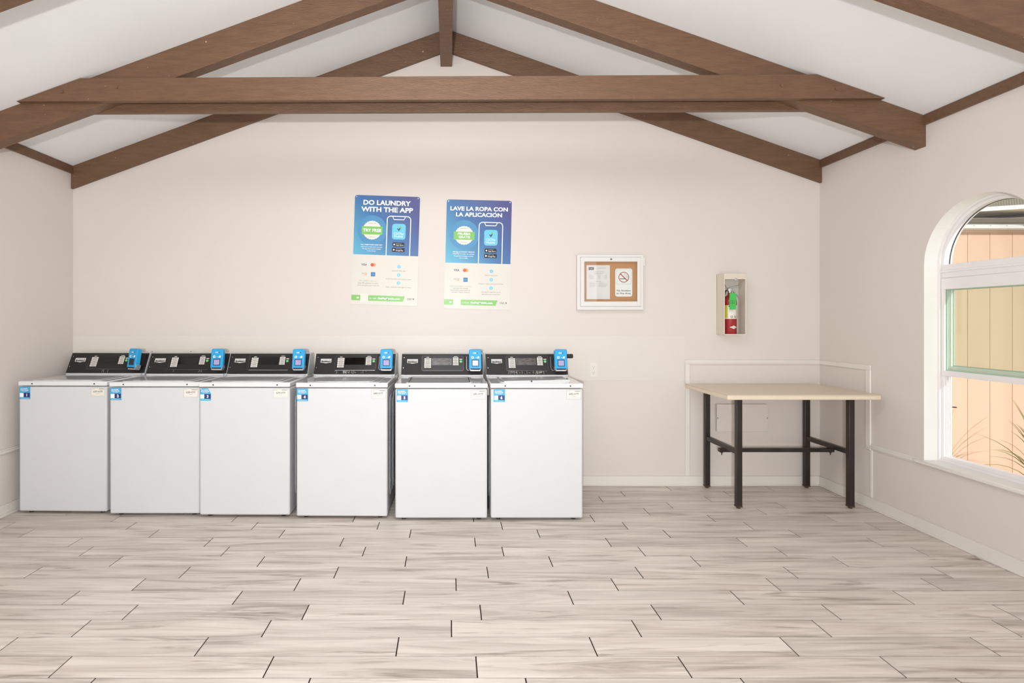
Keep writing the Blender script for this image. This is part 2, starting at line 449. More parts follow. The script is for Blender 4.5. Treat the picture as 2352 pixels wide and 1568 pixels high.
# right wall with the arched opening
WC, WR, WZ, WB = 3.37, 0.40, 1.78, 0.48      # centre depth, radius, springline, sill
def arch(off=0.0, zb=WB, n=40, base_off=None):
    bo = off if base_off is None else base_off
    pts = [(WC+WR-off, zb+bo)]
    for i in range(n+1):
        t = PI*i/n; pts.append((WC+(WR-off)*math.cos(t), WZ+(WR-off)*math.sin(t)))
    pts.append((WC-WR+off, zb+bo))
    return pts
def holed_wall():
    bm = bmesh.new()
    outer = [(YF, 0), (YB, 0), (YB, ZR), (YF, ZR)]; hole = arch()
    ed = []
    for loop in (outer, hole):
        vs = [bm.verts.new((XR, p[0], p[1])) for p in loop]
        for i in range(len(vs)): ed.append(bm.edges.new((vs[i], vs[(i+1) % len(vs)])))
    bmesh.ops.triangle_fill(bm, use_beauty=True, edges=ed)
    geom = bm.faces[:]
    ex = bmesh.ops.extrude_face_region(bm, geom=geom)
    vv = [g for g in ex['geom'] if isinstance(g, bmesh.types.BMVert)]
    bmesh.ops.translate(bm, verts=vv, vec=(T_, 0, 0))
    bmesh.ops.recalc_face_normals(bm, faces=bm.faces)
    me = bpy.data.meshes.new('wall_right')
    for f in bm.faces:
        c = f.calc_center_median(); f.material_index = 0
        if abs(f.normal.x) < 0.5 and WC-WR-0.01 < c.y < WC+WR+0.01 and WB-0.01 < c.z < WZ+WR+0.01: f.material_index = 1
    bm.to_mesh(me); bm.free()
    me.materials.append(M_wall); me.materials.append(M_reveal)
    o = bpy.data.objects.new('wall_right', me); COL.objects.link(o); return o
struct(holed_wall())

# window
win = struct(empty('window_1', (3.29, WC, WB)))
def wb(mb, name, mat_bev=0.002, parent=win):
    o = mb.build(name, bevel=mat_bev); o.parent = parent; o.location = (-3.29, -WC, -WB) if parent is win else (0, 0, 0); return o
X0 = 3.288
fr = MB().ring(arch(0.0), arch(0.036, base_off=0.036), X0, X0+0.055, 'x', M_vinyl)
fr.ring(arch(0.0), arch(0.016, base_off=0.016), X0-0.012, X0, 'x', M_vinyl)
fr.box(X0-0.006, X0+0.055, WC-WR+0.03, WC+WR-0.03, 1.70, 1.788, M_vinyl)
fr.box(X0-0.012, X0+0.005, WC-WR+0.02, WC+WR-0.02, 1.735, 1.75, M_vinyl)
for sgn in (-1, 1):
    for dx in (0.0, 0.012, 0.024):
        yy = WC+sgn*(WR-0.036-0.004)
        fr.box(X0+0.010+dx*1.2, X0+0.014+dx*1.2, yy-0.006, yy+0.006, WB+0.03, 1.70, M_vinyl)
wb(fr, 'window_frame')
def sash(x0, x1, ins, z0, z1, rail_b, rail_t, name, glass):
    ya, yb = WC-WR+0.020, WC+WR-0.020
    outer = [(ya, z0), (yb, z0), (yb, z1), (ya, z1)]
    inner = [(ya+ins, z0+rail_b), (yb-ins, z0+rail_b), (yb-ins, z1-rail_t), (ya+ins, z1-rail_t)]
    o = wb(MB().ring(outer, inner, x0, x1, 'x', M_vinyl), name)
    xm = (x0+x1)/2
    g = MB().box(xm-0.002, xm+0.002, ya+ins-0.004, yb-ins+0.004, z0+rail_b-0.004, z1-rail_t+0.004, glass).build('glass_pane'); g.parent = o
    gk = MB().ring(inner, [(ya+ins+0.006, z0+rail_b+0.006), (yb-ins-0.006, z0+rail_b+0.006), (yb-ins-0.006, z1-rail_t-0.006), (ya+ins+0.006, z1-rail_t-0.006)], xm+0.002, x1-0.002, 'x', M_gasket).build('gasket'); gk.parent = o
sash(X0-0.004, X0+0.020, 0.022, 1.050, 1.70, 0.036, 0.076, 'sash', M_glasst)
sash(X0+0.030, X0+0.050, 0.036, 1.075, 1.70, 0.040, 0.076, 'sash', M_glass)
ag = [p for p in arch(0.034)[1:-1]]
ago = MB().prism(ag, X0+0.028, X0+0.032, 'x', M_glass); wb(ago, 'arched_glass_pane', 0)
gs = MB().ring(arch(0.036)[1:-1], arch(0.0385)[1:-1], X0+0.033, X0+0.040, 'x', M_dark); wb(gs, 'arch_gasket', 0)
sl = MB().box(XR-0.032, X0, 2.90, 3.822, WB-0.024, WB+0.002, M_trim); wb(sl, 'window_sill', 0.006)
cl = MB().box(X0+0.052, X0+0.07, WC+WR-0.055, WC+WR-0.04, 0.84, 0.846, M_dark); wb(cl, 'latch_pin', 0)

# baseboards and trims
struct(MB().box(XL, XR, YB-0.013, YB, 0, 0.083, M_trim).box(XL, XR, YB-0.02, YB, 0, 0.016, M_trim).build('baseboard_back', bevel=0.003))
struct(MB().box(XR-0.013, XR, YF, YB, 0, 0.083, M_trim).box(XR-0.02, XR, YF, YB, 0, 0.016, M_trim).build('baseboard_right', bevel=0.003))
struct(MB().box(XL, XL+0.013, YF, YB, 0, 0.083, M_trim).box(XL, XL+0.026, YF, YB, 0, 0.022, M_trim).build('baseboard_left', bevel=0.003))
def rail(x0, x1, y0, y1, z0, z1, depth_axis, sgn, n):
    """a moulding strip: flat strip with a raised bead in the middle"""
    mb = MB()
    mb.box(x0, x1, y0, y1, z0, z1, M_trim)
    return struct(mb.build('trim_%d' % n, bevel=0.004))
# corner frame round the table: back wall
zt1 = px(1573, 826.5, YB)[1]; zt0 = px(1573, 836.5, YB)[1]
xa = px(1573, 0, YB)[0]; xb = px(1583.5, 0, YB)[0]
struct(MB().box(xa, XR, YB-0.012, YB, zt0, zt1, M_trim).box(xa, xb, YB-0.012, YB, 0.083, zt0, M_trim)
       .box(xa+0.010, XR, YB-0.018, YB-0.012, zt0+0.010, zt1-0.010, M_trim).build('trim_1', bevel=0.004))
yv0, yv1 = 4.235, 4.285
struct(MB().box(XR-0.012, XR, yv0, YB-0.012, zt0, zt1, M_trim).box(XR-0.014, XR, yv0, yv1, 0.44, zt0, M_trim).build('trim_2', bevel=0.004))
struct(MB().box(XR-0.010, XR, 3.80, yv1, 0.445, 0.485, M_trim).box(XR-0.017, XR-0.010, 3.80, yv1-0.01, 0.455, 0.475, M_trim).build('trim_3', bevel=0.003))
struct(MB().box(XR-0.008, XR, 4.225, 4.245, 0.083, 0.445, M_trim).build('trim_4', bevel=0.002))
struct(MB().box(XL, XL+0.010, YF, YB, 0.445, 0.485, M_trim).box(XL+0.01, XL+0.017, YF, YB, 0.455, 0.475, M_trim).build('trim_5', bevel=0.003))
struct(MB().box(XR-0.010, XR, YF, 2.90, 0.445, 0.485, M_trim).box(XR-0.017, XR-0.010, YF, 2.90, 0.455, 0.475, M_trim).build('trim_6', bevel=0.003))
# brown strips at the top of the side walls
for k, (x0, x1, zc, n) in enumerate(((XR-0.022, XR, ZR, 7), (XL, XL+0.022, ZL, 8))):
    struct(MB().box(x0, x1, YF, YB-0.03, zc-0.062, zc+0.004, M_beam).build('trim_%d' % n, bevel=0.002))
# faint seam of the old panel on the back wall
zs = px(0, 771, YB)[1]
struct(MB().box(px(168,0,YB)[0], px(1573,0,YB)[0], YB-0.0018, YB, 0.9, zs, M_wallp).build('trim_9', bevel=0.0008))

# ------------------------------------------------------------------ roof timbers
def slope_beam(mb, side, y0, y1, depth, x_out, x_in=XRID, top_off=0.0):
    za, zb_ = ceil_z(x_in)-top_off, ceil_z(x_out)-top_off
    pts = [(x_in, za-depth), (x_out, zb_-depth), (x_out, zb_), (x_in, za)]
    if side == 'l': pts = [(x_out, zb_-depth), (x_in, za-depth), (x_in, za), (x_out, zb_)]
    mb.prism(pts, y0, y1, 'y', M_beam); return mb
def truss(ya, yb, label, collar=True, depth=0.206):
    t = empty('roof_truss', (XRID, (ya+yb)/2, ZRID-depth))
    off = (-XRID, -(ya+yb)/2, -(ZRID-depth))
    def part(mb, name):
        o = mb.build(name, bevel=0.003); o.parent = t; o.location = off; return o
    part(slope_beam(MB(), 'l', ya, yb, depth, XL), 'rafter')
    part(slope_beam(MB(), 'r', ya, yb, depth, XR), 'rafter')
    if collar:
        for (c0, c1, dz) in ((ya-0.040, ya, 0.0), (yb, yb+0.040, -0.030)):
            def endx(z, s):
                return XRID - (ZRID-z)/kL if s < 0 else XRID + (ZRID-z)/kR
            zbl, zbr, ztl, ztr = 2.866+dz, 2.888+dz, 3.021, 3.047
            pts = [(endx(zbl, -1)+0.006, zbl), (endx(zbr, 1)-0.006, zbr), (endx(ztr, 1)-0.006, ztr-0.001), (endx(ztl, -1)+0.006, ztl-0.001)]
            cbm = MB().prism(pts, c0, c1, 'y', M_beam)
            ct_ = part(cbm, 'collar_beam')
            if c0 < ya:
                for bx, bz in ((-2.56, 2.93), (-2.2, 2.96), (2.2, 2.97), (2.56, 2.95)):
                    MB().cyl((bx, c0-0.006, bz), (bx, c0, bz), 0.011, M_beam, n=10).build('bolt_head', ct_)
    return tag(t, label, 'roof truss', 'brown roof trusses')
truss(3.753, 3.841, 'brown truss with a double collar beam spanning the room in front of the back wall')
truss(2.635, 2.730, 'brown rafters cut by the top corners of the photo, nearest truss in view', collar=False)
truss(1.50, 1.59, 'brown truss overhead, out of the top of the photo', collar=False)
wr = empty('wall_rafter', (XRID, YB-0.015, ZRID-0.197))
for sd, xo in (('l', XL), ('r', XR)):
    o = slope_beam(MB(), sd, YB-0.03, YB, 0.190, xo).build('rafter', bevel=0.002); o.parent = wr; o.location = (-XRID, -(YB-0.015), -(ZRID-0.197))
tag(wr, 'thin brown rafters lying flat against the top of the back wall', 'beam')
tag(MB().box(XRID-0.050, XRID+0.050, YF, YB-0.002, 3.597, ZRID-0.012, M_beam).build('ridge_beam', bevel=0.003),
    'brown ridge beam running overhead from the back wall peak', 'beam')

# ------------------------------------------------------------------ washing machines
W, DP = 0.656, 0.69
hw = W/2
SL = math.hypot(0.09, 0.172)
def console_T():
    # local: x = u from left edge, z = up the slope from the bottom, y = into the machine
    up = Vector((0, 0.09, 0.172)).normalized(); xx = Vector((1, 0, 0)); yy = up.cross(xx)
    return Matrix(((xx.x, yy.x, up.x, -hw), (xx.y, yy.y, up.y, 0.485), (xx.z, yy.z, up.z, 0.973), (0, 0, 0, 1)))
CT = console_T()
TOP = SL-0.004
def cu(x): return x*0.003585      # console px -> m across
def cv(y): return TOP-y*0.00372   # console px down from the top -> m up the slope

def washer(k, x_left, yfront, rotz, tagtxt, label, sticker_off, display='black', reader_rot=0.0, screen='lilac', lid='closed', scratches=0, cut=False):
    root = empty('washing_machine', (x_left+hw, yfront, 0), (0, 0, rotz))
    tag(root, label, 'washing machine', 'top-loading washing machines')
    # body, with the pressed panels of the side sheets
    body = MB().box(-hw+0.002, hw-0.002, 0.0, DP-0.01, 0.018, 0.934, M_white)
    o = body.build('cabinet', root, bevel=0.012, seg=3)
    for s_ in (-1, 1):
        xs = s_*(hw-0.002)
        pr = MB()
        for (ya, yb) in ((0.14, 0.30), (0.36, 0.58)):
            out = rrect(ya, yb, 0.12, 0.86, 0.05); inn = rrect(ya+0.018, yb-0.018, 0.138, 0.842, 0.035)
            pr.ring(out, inn, xs-0.001 if s_ > 0 else xs-0.004, xs+0.004 if s_ > 0 else xs+0.001, 'x', M_side)
        pr.build('side_pressing', o, bevel=0.002)
    for fx in (-hw+0.06, hw-0.06):
        for fy in (0.05, DP-0.07):
            MB().cyl((fx, fy, 0), (fx, fy, 0.02), 0.016, M_dark, n=12).build('foot', root)
    # top deck
    deck = MB().box(-hw-0.001, hw+0.001, -0.006, DP-0.005, 0.939, 0.973, M_deck)
    deck.build('top_deck', root, bevel=0.007, seg=3)
    for sx in (-hw+0.104, hw-0.091): MB().cyl((sx, -0.0075, 0.955), (sx, -0.005, 0.955), 0.0052, M_pblack, n=12).build('deck_screw', root)
    MB().box(-hw+0.02, hw-0.02, 0.47, 0.50, 0.973, 0.9865, M_white).build('rear_ledge', root, bevel=0.003)
    # lid
    if lid == 'ajar':
        ring = MB().ring(rrect(-0.255, 0.255, 0.03, 0.46, 0.05), rrect(-0.235, 0.235, 0.045, 0.445, 0.04), 0.972, 0.978, 'z', M_deck)
        ring.build('lid_surround', root, bevel=0.002)
        l = MB().box(-0.225, 0.245, 0.0, 0.30, 0.0, 0.004, M_deck)
        l.box(-0.225, 0.245, -0.004, 0.003, -0.006, 0.010, M_white)
        lo = l.build('lid', root, loc=(0, 0.05, 0.979), rot=(0, math.radians(-1.1), 0), bevel=0.003)
        MB().cyl((-0.03, -0.0055, 0.004), (-0.03, -0.003, 0.004), 0.006, M_pblack, n=10).build('lid_screw', lo)
    elif lid == 'flush':
        l = MB().ring(rrect(-0.255, 0.225, 0.0, 0.45, 0.06), rrect(-0.235, 0.205, 0.014, 0.432, 0.05), 0.972, 0.977, 'z', M_deck)
        l.prism(rrect(-0.230, 0.200, 0.018, 0.428, 0.045), 0.972, 0.976, 'z', M_deck)
        l.ring(rrect(-0.236, 0.206, 0.013, 0.433, 0.05), rrect(-0.230, 0.200, 0.018, 0.428, 0.045), 0.972, 0.9775, 'z', M_dark)
        l.build('lid', root)
    else:
        l = MB().prism(rrect(-0.262, 0.262, 0.03, 0.462, 0.03), 0.972, 0.9755, 'z', M_deck)
        l.prism(rrect(-0.215, 0.215, 0.07, 0.43, 0.04), 0.975, 0.9768, 'z', M_deck)
        l.build('lid', root, bevel=0.001)
        MB().prism([(-0.11, 0.05), (0.19, 0.05), (0.185, 0.062), (0.04, 0.085), (-0.08, 0.075)], 0.976, 0.9785, 'z', M_deck).build('lid_grip', root, bevel=0.001)
    # console housing
    prof = [(0.487, 0.973), (0.680, 0.973), (0.668, 1.148), (0.577, 1.148)]
    MB().prism(prof, -hw+0.001, hw-0.001, 'x', M_side).build('console_housing', root, bevel=0.003)
    cpn = MB().box(0.003, W-0.004, -0.0035, 0.004, 0.016, SL-0.001, M_blackp, T=CT)
    for (a, b_) in ((6, 8), (5, 32), (178, 8), (178, 31)):
        MB().cyl((cu(a), -0.006, cv(b_)), (cu(a), -0.002, cv(b_)), 0.0035, M_silver, n=8, T=CT).build('panel_screw', root)
    # name plate
    np_ = MB().prism([(cu(13), cv(20.2)), (cu(18), cv(20.6)), (cu(25), cv(22)), (cu(32), cv(20.6)), (cu(37), cv(20.2)), (cu(37), cv(11.5)), (cu(13), cv(11.5))], -0.0055, -0.003, 'y', M_btn, T=CT)
    np_.flat([(cu(14.5), cv(19.6)), (cu(35.5), cv(19.6)), (cu(35.5), cv(16.2)), (cu(14.5), cv(16.2))], -0.0058, M_pblack, T=CT)
    np_.text('MAYTAG', cu(25), cv(15.8), 0.0205, -0.0062, M_pblack, T=CT, width=cu(20), bold=0.045)
    np_.text('MAYTAG', cu(25), cv(15.8), 0.0180, -0.0066, M_pwhite, T=CT, width=cu(19), bold=0.0)
    np_.build('name_plate', root)
    # bezel
    bz = MB().prism(rrect(cu(46), cu(139), cv(39), cv(3.5), 0.012), -0.0065, -0.003, 'y', M_bezel, T=CT)
    bz.frect(cu(56), cu(62), cv(8), cv(6.6), -0.0070, M_btn, T=CT).frect(cu(118), cu(126), cv(6.2), cv(5.0), -0.0070, M_btn, T=CT)\
        .frect(cu(130), cu(136.5), cv(13), cv(11), -0.0070, M_btn, T=CT)
    bzo = bz.build('bezel', root)
    ol = MB(); pts = rrect(cu(46), cu(139), cv(39), cv(3.5), 0.012)
    ol.stroke(pts, 0.0022, -0.0068, M_line, T=CT, closed=True)
    ol.stroke([(cu(48), cv(38.6)), (cu(137), cv(38.6))], 0.0035, -0.0070, M_silver if k in (3, 4) else M_line, T=CT)
    ol.build('bezel_trim', bzo)
    MB().box(cu(68), cu(113), -0.0075, -0.006, cv(25.5), cv(9), {'black': M_disp, 'film': M_dispg}[display], T=CT).build('display', bzo)
    for (u0, u1, v0, v1, n) in ((51.5, 66.5, 9.5, 32.5, 5), (115.5, 128, 7.5, 26.5, 5)):
        hgt = (v1-v0)/n
        for i in range(n):
            b_ = MB().box(cu(u0), cu(u1), -0.0085, -0.006, cv(v0+hgt*(i+1)-0.5), cv(v0+hgt*i+0.3), M_btn, T=CT)
            b_.frect(cu(u0+3), cu(u1-3), cv(v0+hgt*(i+0.62)), cv(v0+hgt*(i+0.42)), -0.0087, M_btnln, T=CT)
            b_.build('button', bzo)
    st = MB().cyl((cu(133.3), -0.0095, cv(17.5)), (cu(133.3), -0.006, cv(17.5)), 0.0112, M_green, n=20, T=CT)
    st.flat(circ(cu(133.3), cv(17.5), 0.004), -0.0098, M_btn, T=CT)
    st.build('start_button', bzo)
    if scratches:
        rs = random.Random(k*11); scr = cpn
        for i in range(scratches):
            u = rs.uniform(46, 128); ln = rs.uniform(4, 9)
            scr.stroke([(cu(u), cv(39)), (cu(u+rs.uniform(-1.5, 1.5)), cv(39+ln*0.5)), (cu(u+rs.uniform(-1.5, 1)), cv(min(46, 39+ln)))], 0.0013, -0.0042, M_fleck, T=CT)
            if scratches > 5:
                for q in range(3):
                    uu = u+rs.uniform(-6, 6); vv = rs.uniform(40, 45)
                    scr.stroke([(cu(uu), cv(vv)), (cu(uu+rs.uniform(1, 4)), cv(vv+rs.uniform(-1.5, 1.5)))], 0.0009, -0.0042, M_fleck, T=CT)
    cpn.build('control_panel', root)
    # reader bay + reader
    bay = MB().box(cu(145), cu(180), -0.006, -0.003, cv(38), cv(4), M_bezel, T=CT)
    bay.stroke([(cu(146), cv(6)), (cu(145.5), cv(34)), (cu(148), cv(37.5)), (cu(154), cv(37.5))], 0.002, -0.0064, M_silver, T=CT)
    bay.build('reader_bay', root, bevel=0.001)
    rc = empty('card_reader', (cu(164.5)-hw, 0.505, 1.102), (math.radians(-10), 0, reader_rot)); rc.parent = root
    RW, RH = 0.049, 0.080
    MB().box(-0.035, 0.035, 0.0, 0.055, -0.055, 0.045, M_dark).build('reader_mount', rc)
    out = rrect(-RW, RW, -RH, RH, 0.014)
    MB().prism(out, -0.050, -0.008, 'y', M_blue).build('reader_case', rc, bevel=0.005, seg=3)
    MB().prism([(-RW-0.001, -RH+0.012), (-RW+0.010, -RH-0.012), (RW-0.010, -RH-0.012), (RW+0.001, -RH+0.012), (RW+0.001, -RH+0.03), (-RW-0.001, -RH+0.03)], -0.044, 0.002, 'y', M_silver)\
        .build('reader_bracket', rc, bevel=0.002)
    MB().prism(rrect(-RW+0.012, RW-0.012, -RH-0.002, -RH+0.008, 0.003), -0.0515, -0.045, 'y', M_pblack).build('card_slot', rc)
    MB().prism(rrect(-0.028, 0.028, -0.056, -0.002, 0.004), -0.0520, -0.049, 'y', M_blued).build('screen_frame', rc)
    MB().frect(-0.022, 0.022, -0.050, -0.009, -0.0524, {'lilac': M_scrn, 'dark': M_scrnd, 'light': M_scrnw}[screen]).build('screen', rc)
    ic = MB()
    ic.flat(rrect(-0.030, -0.012, 0.006, 0.024, 0.003), -0.0508, M_pwhite); ic.flat(circ(-0.021, 0.015, 0.005), -0.0511, M_stick)
    ic.build('reader_icon', rc); ic = MB()
    ic.stroke([(0.0, 0.015), (0.012, 0.015)], 0.0015, -0.0508, M_pwhite); ic.flat([(0.012, 0.008), (0.031, 0.008), (0.031, 0.024), (0.02, 0.024)], -0.0508, M_pwhite)
    ic.build('reader_icon', rc); ic = MB()
    ic.text('CSC', -0.004, 0.050, 0.010, -0.0508, M_pwhite, bold=0.04, width=0.026); ic.flat(circ(0.015, 0.050, 0.0045, 8), -0.0508, M_blued)
    ic.build('reader_logo', rc)
    # stickers on the front
    sx, szw, szh = sticker_off, 0.081, 0.090
    y_ = -0.0008
    out = [(0, -szh), (szw, -szh), (szw, 0), (0, 0)]
    if cut: out = [(0.004, -szh), (szw-0.002, -szh), (szw, -szh*0.45), (szw-0.022, -0.002), (0.018, 0.0), (0, -0.012)]
    ns = MB().prism(out, -0.0012, 0.0004, 'y', M_stick)
    ns.text('DO LAUNDRY', 0.036, -0.0135, 0.0078, -0.0016, M_pwhite, width=0.052, bold=0.03)
    ns.text('WITH THE APP', 0.038, -0.0245, 0.0078, -0.0016, M_pwhite, width=0.060, bold=0.03)
    ns.frect(0.016, 0.058, -0.034, -0.0325, -0.0016, M_pwhite)
    ns.frect(0.033, szw-0.003, -0.076, -0.043, -0.0016, M_navy)
    ns.frect(0.004, 0.032, -0.075, -0.045, -0.0016, M_pwhite)
    ns.text(str(k), 0.056, -0.0595, 0.021, -0.0020, M_pwhite, bold=0.045)
    ns.frect(0.010, 0.070, -0.0835, -0.082, -0.0016, M_pwhite)
    nso = ns.build('number_sticker', root, loc=(-hw+sx, 0, 0.931)); nso['label'] = 'light blue sticker with a white %d on navy' % k
    at = MB().prism(rrect(-0.052, 0.052, -0.066, 0, 0.003), -0.0014, 0.0004, 'y', M_cream)
    at.stroke(rrect(-0.051, 0.051, -0.065, -0.001, 0.003), 0.0012, -0.0017, M_pgrey, closed=True)
    at.text('CSC', -0.036, -0.009, 0.0055, -0.0018, M_pgrey, width=0.020); at.frect(0.006, 0.046, -0.0105, -0.0075, -0.0018, M_pblack)
    at.text(tagtxt, 0.0, -0.028, 0.013, -0.0018, M_pblack, width=0.068, bold=0.01)
    at.frect(-0.014, 0.014, -0.0440, -0.0425, -0.0018, M_pgrey); at.frect(-0.048, 0.048, -0.056, -0.0552, -0.0018, M_pgrey)
    ato = at.build('asset_tag', root, loc=(hw-0.066, 0, 0.926)); ato['label'] = 'cream tag printed ' + tagtxt
    return root

washer(1, -3.160, 4.115, -0.018, '637-HTF', 'white washing machine with number 1 sticker, at the left wall', 0.006, reader_rot=-0.38, screen='dark', scratches=3)
washer(2, -2.462, 4.068, 0.0, '638-HTF', 'white washing machine with number 2 sticker', 0.006, scratches=3)
washer(3, -1.801, 4.040, -0.008, '639-HTF', 'white washing machine with number 3 sticker, whose corner is cut', 0.006, cut=True)
washer(4, -1.096, 4.012, -0.012, '640-HTF', 'white washing machine with number 4 sticker and showing its side', 0.006, scratches=10)
washer(5, -0.385, 3.974, 0.0, '641-HTF', 'white washing machine with number 5 sticker', 0.012, display='film', screen='light', lid='flush')
w6 = washer(6, 0.291, 3.974, 0.0, '642-HTF', 'white washing machine with number 6 sticker, at the right end, lid ajar', 0.022, display='film', lid='ajar', scratches=16)
pl = MB().cyl((hw-0.02, 0.60, 1.127), (hw+0.052, 0.60, 1.127), 0.0175, M_rubber, n=20)
pl.lathe([(0.0175, 0), (0.015, 0.006), (0.0, 0.0065)], M_rubber, T=Matrix.Translation((hw+0.052, 0.60, 1.127)) @ Matrix.Rotation(PI/2, 4, 'Y'))
plo = pl.build('side_tube', w6, smooth=True); plo['label'] = 'short black tube sticking out beside the console'

# hose between the fifth and sixth machines
hx = (0.271+0.291)/2
tag(MB().tube([(hx, 4.06, 0.88), (hx+0.001, 4.10, 0.93), (hx, 4.25, 0.95), (hx, 4.45, 0.90), (hx, 4.62, 0.60), (hx, 4.74, 0.30), (hx, 4.79, 0.012)], 0.0075, M_tan, n=8).build('drain_hose', smooth=True),
    'thin tan hose squeezed between washing machines 5 and 6', 'hose')

# covers on the back wall behind the consoles
for (a, b_, lab) in ((269, 356.5, 'flat painted cover plate on the wall above machine 1'), (359, 445, 'flat painted cover plate on the wall above machine 2'), (1033, 1112, 'flat painted cover plate on the wall above machine 5')):
    xa_, zt = px(a, 803, YB); xb_, _ = px(b_, 803, YB)
    cp = empty('cover_plate', (xa_, YB, zt-0.30)); tag(cp, lab, 'wall plate', 'painted cover plates behind the washing machines')
    MB().prism(rrect(0, xb_-xa_, 0, 0.30, 0.004), -0.006, 0, 'y', M_wallp).build('plate', cp, bevel=0.002)
    MB().cyl((xb_-xa_-0.022, -0.0075, 0.285), (xb_-xa_-0.022, -0.005, 0.285), 0.004, M_pgrey, n=8).build('screw', cp)

# ------------------------------------------------------------------ posters
PW, PH, PP = 0.5686, 0.9426, 0.5686/152.0
def poster(cx_, cy_, rotdeg, lang, split, label):
    x, z = px(cx_, cy_, YB)
    root = empty('poster', (x, YB-0.001, z), (0, math.radians(rotdeg), 0)); tag(root, label, 'poster', 'laundry app posters on the back wall')
    U = lambda u: (u-76)*PP
    V = lambda v: (126-v)*PP
    MB().prism(rrect(-PW/2, PW/2, -PH/2, PH/2, 0.022), -0.003, 0.0, 'y', M_poster).build('backing_sheet', root)
    mb_ = poster_blue('poster_blue_'+lang, (74, 74, 136), (58, 112, 168), (92, 176, 206), PW, PH)
    fld = rrect(U(1.2), U(150.8), V(split), V(1.2), 0.020)
    k_ = split
    pts = [(U(150.8), V(split)), (U(150.8), V(6)), (U(149.5), V(2.6)), (U(146), V(1.2)), (U(6), V(1.2)), (U(2.5), V(2.6)), (U(1.2), V(6)), (U(1.2), V(split))]
    y = -0.0033
    b = MB().flat(pts[::-1], y, mb_)
    bo = b.build('blue_field', root)
    MB().flat(circ(U(43), V(81 if lang == 'en' else 82), 34*PP, 40), y-0.0003, M_lblue2).build('round_glow', bo)
    for u in (5.5, 146.5): MB().cyl((U(u), -0.006, V(5)), (U(u), -0.003, V(5)), 0.0045, M_silver, n=10).build('fixing_screw', root)
    y2 = y-0.0008
    hd = MB()
    if lang == 'en':
        hd.text('DO LAUNDRY', U(75.5), V(17.5), 11.2*PP, y2, M_pwhite, width=109*PP, bold=0.035)
        hd.text('WITH THE APP', U(76), V(33), 11.2*PP, y2, M_pwhite, width=119*PP, bold=0.035)
    else:
        hd.text('LAVE LA ROPA CON', U(76), V(21.5), 9.4*PP, y2, M_pwhite, width=132*PP, bold=0.035)
        hd.text('LA APLICACI\u00d3N', U(76), V(35), 9.4*PP, y2, M_pwhite, width=106*PP, bold=0.035)
    hd.build('heading', bo)
    cvb = 81 if lang == 'en' else 83
    bd = MB().flat(circ(U(43), V(cvb), 22*PP, 48, 20.8*PP), y2, M_badge)
    bd.frect(U(34), U(52), V(cvb-15.4), V(cvb-16), y2-0.0002, M_pgrey); bd.frect(U(36), U(50), V(cvb+16), V(cvb+15.4), y2-0.0002, M_pgrey)
    bdo = bd.build('round_badge', bo)
    rb = MB().flat([(U(19), V(cvb+10)), (U(67), V(cvb+10)), (U(67), V(cvb-8.5)), (U(19), V(cvb-8.5))], y2-0.0004, M_pgreen)
    if lang == 'en': rb.text('TRY FREE', U(43), V(cvb+0.3), 7.2*PP, y2-0.0008, M_pwhite, width=42*PP, bold=0.03)
    else:
        rb.text('PRUEBA', U(43), V(cvb-3.6), 5.6*PP, y2-0.0008, M_pwhite, width=29*PP, bold=0.03)
        rb.text('GRATIS', U(43.5), V(cvb+4), 5.6*PP, y2-0.0008, M_pwhite, width=26*PP, bold=0.03)
    rb.build('ribbon', bdo)
    # phone
    t0 = 47.5 if lang == 'en' else 52
    ph = MB()
    l_, r_ = 77, 131
    path = [(U(l_), V(split))] + [(U(l_), V(t0+8))]
    for i in range(7):
        a = PI - (PI/2)*i/6; path.append((U(l_+8+8*math.cos(a)), V(t0+8-8*math.sin(a))))
    for i in range(7):
        a = PI/2 - (PI/2)*i/6; path.append((U(r_-8+8*math.cos(a)), V(t0+8-8*math.sin(a))))
    path.append((U(r_), V(split)))
    ph.stroke(path, 2.0*PP, y2, M_pwhite)
    ph.stroke([(U(l_+12), V(t0)), (U(l_+15.5), V(t0+7.4)), (U(r_-15.5), V(t0+7.4)), (U(r_-12), V(t0))], 1.8*PP, y2-0.0002, M_pwhite)
    pho = ph.build('phone_outline', bo)
    ia = t0+17
    ap = MB().flat(rrect(U(89), U(120), V(ia+36), V(ia), 6*PP), y2, M_lblue)
    ap.flat([(U(100), V(ia+11)), (U(104.5), V(ia+17)), (U(109), V(ia+10)), (U(106), V(ia+9.5)), (U(104.3), V(ia+12.5)), (U(102), V(ia+10.5))], y2-0.0004, M_navy)
    ap.flat(circ(U(107.5), V(ia+7.5), 2.4*PP, 12), y2-0.0003, M_pgreen)
    ap.text('CSCPay', U(104.5), V(ia+22.5), 5*PP, y2-0.0004, M_pwhite, width=22*PP); ap.text('Mobile', U(104.5), V(ia+29), 4.6*PP, y2-0.0004, M_pwhite, width=20*PP)
    ap.build('app_icon', pho)
    s1 = ia+43
    for q, (a, b1, big) in enumerate((('Download on the', 'App Store', 0), ('GET IT ON', 'Google Play', 1))):
        v0 = s1 + q*12.3
        sb = MB().flat(rrect(U(91-big), U(118+big), V(v0+9.2), V(v0), 1.6*PP), y2, M_pblack)
        if q == 0: sb.flat(circ(U(95), V(v0+4.8), 1.9*PP, 12), y2-0.0004, M_pwhite)
        else: sb.flat([(U(92.5), V(v0+7)), (U(97.5), V(v0+4.6)), (U(92.5), V(v0+2.2))], y2-0.0004, M_pwhite)
        sb.text(a, U(99.5), V(v0+2.2), 1.3*PP, y2-0.0004, M_pwhite, width=12*PP, align='l')
        sb.text(b1, U(99), V(v0+5.8), 3.0*PP, y2-0.0004, M_pwhite, width=17*PP, align='l', bold=0.01)
        sb.build('store_badge', pho)
